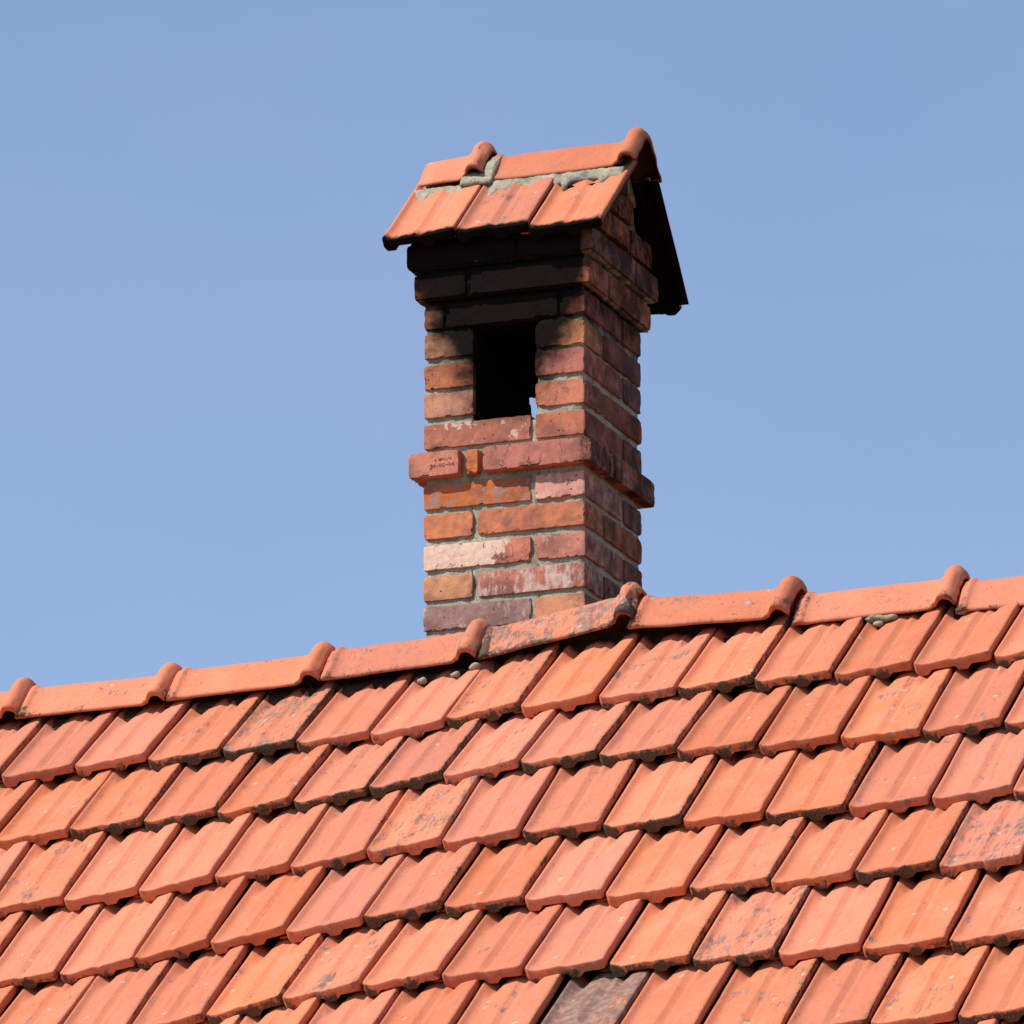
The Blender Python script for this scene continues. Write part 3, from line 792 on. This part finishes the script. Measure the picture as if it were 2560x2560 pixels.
def ring(z0, z1, r=rc, wide=iw):
    return [((-W + r, r, z0), (-W + wide, D_ - r, z1)), ((-wide, r, z0), (-r, D_ - r, z1)),
            ((-W + wide - .003, r + .0003, z0 + .0003), (-wide + .003, wide, z1 - .0003)), ((-W + wide - .003, D_ - wide, z0 + .0003), (-wide + .003, D_ - r - .0003, z1 - .0003))]
mortar('mortar', ring(.04, .8690), seed=1)
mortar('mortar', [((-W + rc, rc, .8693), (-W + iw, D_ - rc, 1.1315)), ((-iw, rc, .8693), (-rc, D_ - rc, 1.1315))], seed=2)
mortar('mortar', ring(1.1318, 1.205), seed=3)
mortar('mortar', ring(1.2053, 1.283, -.012), seed=4)
mortar('mortar', ring(1.2833, 1.352, -.027), seed=5)
# dark fill of the gable, and the mortar bed that carries the cap tiles
def prism(name, prof, a0, a1, mat, parent, seed, n=40):
    """extrude a (b,z) outline along a with rough skin"""
    V, F = [], []; m = len(prof)
    xs = np.linspace(a0, a1, n)
    for x in xs:
        for (b, z) in prof: V.append((x, b, z - CH_Z))
    V = np.array(V); cen = np.array([0, np.mean([p[0] for p in prof]), np.mean([p[1] for p in prof]) - CH_Z])
    dv = V - cen; dv[:, 0] = 0; dv /= np.linalg.norm(dv, axis=1)[:, None] + 1e-9
    V += dv * (vnoise(V + seed, 40, seed) * .003 + vnoise(V + seed, 110, seed + 1) * .0018)[:, None]
    for a in range(n - 1):
        for b in range(m):
            F.append((a * m + b, (a + 1) * m + b, (a + 1) * m + (b + 1) % m, a * m + (b + 1) % m))
    F.append(tuple(range(m))); F.append(tuple((n - 1) * m + k for k in range(m))[::-1])
    return obj(name, mesh(name, V, F, mat), parent)
prism('gable_core', [(-.030, 1.3525), (.45, 1.3525), (.45, 1.365), (.222, 1.573), (.195, 1.573), (-.03, 1.372)], -.455, .012, MORTAR, chimney, 3)

# ------------------------------------------------------------------ cap
def cap_tile(a, b, z, alpha, side, roll, k, yaw=0.):
    c, s = math.cos(alpha), math.sin(alpha)
    if side > 0: eu = np.array([1., 0, 0]); ev = np.array([0, c, s])
    else: eu = np.array([-1., 0, 0]); ev = np.array([0, -c, s])
    en = np.cross(eu, ev)
    eu = eu * math.cos(roll) + en * math.sin(roll); en = np.cross(eu, ev)
    eu2 = eu * math.cos(yaw) + ev * math.sin(yaw); ev = np.cross(en, eu2)
    o = obj('cap_tile', VAR[k], cap, frame(eu2, ev, en, (a, b, z - CH_Z)))
    o['capsoot'] = 1.; o['mossy'] = .35
    return o
CAP_AL = math.radians(41.5)
VAR.append(tile_mesh(140, U[2:]))
for (a, z, roll, k, st_, hu) in [(-.523, 1.357, -.03, len(VAR) - 1, .45, .35), (-.326, 1.359, -.070, 8, .65, 1.05), (-.129, 1.343, -.045, 5, .5, .1)]:
    o = cap_tile(a, -.083, z, CAP_AL, 1, roll, k); o['stain'] = st_; o['hue'] = hu
for (a, z, roll, k) in [(.074, 1.293, .03, 2), (-.130, 1.296, .02, 7), (-.330, 1.299, .0, 11)]:
    o = cap_tile(a, .556, z, math.radians(49), -1, roll, k); o['stain'] = .2; o['hue'] = .3
r1 = obj('ridge_tile', ridge_mesh(81, .215, .95, broken=.3), cap, frame((.9985, 0, .055), (0, 1, 0), (-.055, 0, .9985), (-.529 - .214, .225, 1.6525 - .012 - CH_Z)))
r2 = obj('ridge_tile', ridge_mesh(82, 0., .95), cap, frame((1, 0, .010), (0, 1, 0), (-.010, 0, 1), (-.326, .225, 1.646 - CH_Z)))
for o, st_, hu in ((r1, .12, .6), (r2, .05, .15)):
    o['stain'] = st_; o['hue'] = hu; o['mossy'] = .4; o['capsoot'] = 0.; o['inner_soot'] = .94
# bedding mortar: a rough wedge between the cap tiles' heads and the ridge tiles, run into the nose pockets
def wedge(a0, a1, n, prof_at, seed, name='mortar_bedding', amp=.0022):
    V, F = [], []; m = 0
    for a in np.linspace(a0, a1, n):
        pr_ = prof_at(a); m = len(pr_)
        V += [(a, b, z - CH_Z) for b, z in pr_]
    V = np.array(V)
    V[:, 2] += vnoise(V + seed, 60, seed) * amp + vnoise(V + seed, 150, seed + 1) * amp * .7
    V[:, 1] += vnoise(V + seed + 4, 70, seed + 2) * amp
    for a in range(n - 1):
        for b in range(m):
            F.append((a * m + b, a * m + (b + 1) % m, (a + 1) * m + (b + 1) % m, (a + 1) * m + b))
    F.append(tuple(range(m))[::-1]); F.append(tuple((n - 1) * m + k for k in range(m)))
    return obj(name, mesh(name, V, F, MORTAR_CAP), cap)
def bed_front(a):
    pl = lambda b: 1.3515 + (b + .083) * math.tan(CAP_AL)
    vn = float(vnoise(np.array([[a, 0, 0]]), 42, 5)[0])
    tri = 0
    for tx in (-.519, -.330, -.129):
        for uc in (.039, .139): tri = max(tri, 1 - abs(a - tx - uc) / .014)
    tri = max(0, min(1, tri * 1.4))
    b0 = .117 + .006 * vn - .018 * tri
    dz = -.006 * tri
    return [(b0, pl(b0) - .012 + dz), (b0 - .001, pl(b0) + .000 + dz), (b0 + .006, pl(b0 + .006) + .003 + dz), (.128, 1.5515), (.145, 1.556), (.17, 1.56), (.17, 1.54)]
wedge(-.508, .060, 150, bed_front, 31)
def bed_saddle(a):
    k = .006 * float(vnoise(np.array([[a, 3, 0]]), 60, 8)[0])
    return [(.112, 1.542), (.118 + k, 1.560), (.136, 1.584 + k), (.160, 1.612 + k), (.195, 1.636 + k), (.225, 1.642 + k), (.255, 1.636 + k), (.29, 1.610), (.33, 1.56), (.29, 1.55)]
wedge(-.380, -.296, 26, bed_saddle, 37, amp=.003)
def bed_rear(a):
    k = .006 * float(vnoise(np.array([[a, 7, 0]]), 50, 6)[0])
    return [(.27, 1.55), (.27, 1.590), (.300, 1.578 + k), (.328, 1.556 + k), (.345 + k, 1.520), (.33, 1.505)]
wedge(-.515, .018, 80, bed_rear, 43)
def bed_under(a):
    return [(.158, 1.53), (.165, 1.568), (.195, 1.600), (.225, 1.610), (.255, 1.600), (.29, 1.562), (.31, 1.53)]
wedge(-.505, .020, 60, bed_under, 41)

# ------------------------------------------------------------------ scratched writing
def scribble(strokes, org, ex_, ez_, size, rad, parent, name='scratched_writing'):
    V, F = [], []
    for st in strokes:
        pts = [np.array(org) + np.array(ex_) * x * size + np.array(ez_) * y * size for (x, y) in st]
        for a, b in zip(pts[:-1], pts[1:]):
            d = b - a; d = d / (np.linalg.norm(d) + 1e-9); nn = np.array([0, -1., 0]); sd = np.cross(d, nn) * rad
            k = len(V)
            e = d * rad
            V += [a - e + sd, b + e + sd, b + e - sd, a - e - sd]
            V += [v + nn * -.0012 for v in V[-4:]]
            F += [(k, k + 1, k + 2, k + 3), (k + 4, k + 7, k + 6, k + 5), (k, k + 4, k + 5, k + 1), (k + 1, k + 5, k + 6, k + 2), (k + 2, k + 6, k + 7, k + 3), (k + 3, k + 7, k + 4, k)]
    return obj(name, mesh(name, V, F, INK, False), parent)
DG = {'2': [[(0, .8), (.3, 1), (.6, .75), (.05, 0), (.65, 0)]], '4': [[(.5, 0), (.5, 1), (0, .35), (.7, .35)]], '0': [[(.3, 0), (.02, .3), (.1, .85), (.35, 1), (.6, .7), (.55, .2), (.3, 0)]],
      '-': [[(.1, .45), (.6, .5)]], 'c': [[(.55, .55), (.3, .7), (.05, .35), (.25, 0), (.55, .1)]], 'a': [[(.55, .6), (.2, .65), (.05, .25), (.25, 0), (.55, .3), (.55, .65), (.6, 0)]],
      'n': [[(.05, 0), (.08, .65)], [(.08, .4), (.35, .65), (.55, .5), (.58, 0)]], 'u': [[(.05, .65), (.1, .1), (.35, 0), (.55, .2), (.55, .65)], [(.55, .3), (.62, 0)]],
      'y': [[(.05, .65), (.3, .15)], [(.6, .7), (.1, -.4)]], '.': [[(.1, 0), (.14, .03)]]}
def writing(txt, org, size, rad, parent, sl=.04):
    S = []; x = 0
    for ch in txt:
        for st in DG.get(ch, []): S.append([(x + px + py * .12, py + x * sl) for px, py in st])
        x += .82 if ch not in '. ' else .45
    return scribble(S, org, (1, 0, 0), (0, 0, 1), size, rad, parent)
yb = -p_ - .0012
writing('c anuya', (-.392, yb, .777 - CH_Z), .0088, .00032, chimney)
writing('24-00-04', (-.404, yb, .7595 - CH_Z), .0100, .00042, chimney)
scribble([[(-.2, 1), (.15, .45), (.0, .1), (-.25, -.05)], [(.55, 1), (.2, .5), (.3, .2), (.6, .1)]], (-.046, -.0012, .692 - CH_Z), (1, 0, 0), (0, 0, 1), .0125, .0004, chimney)
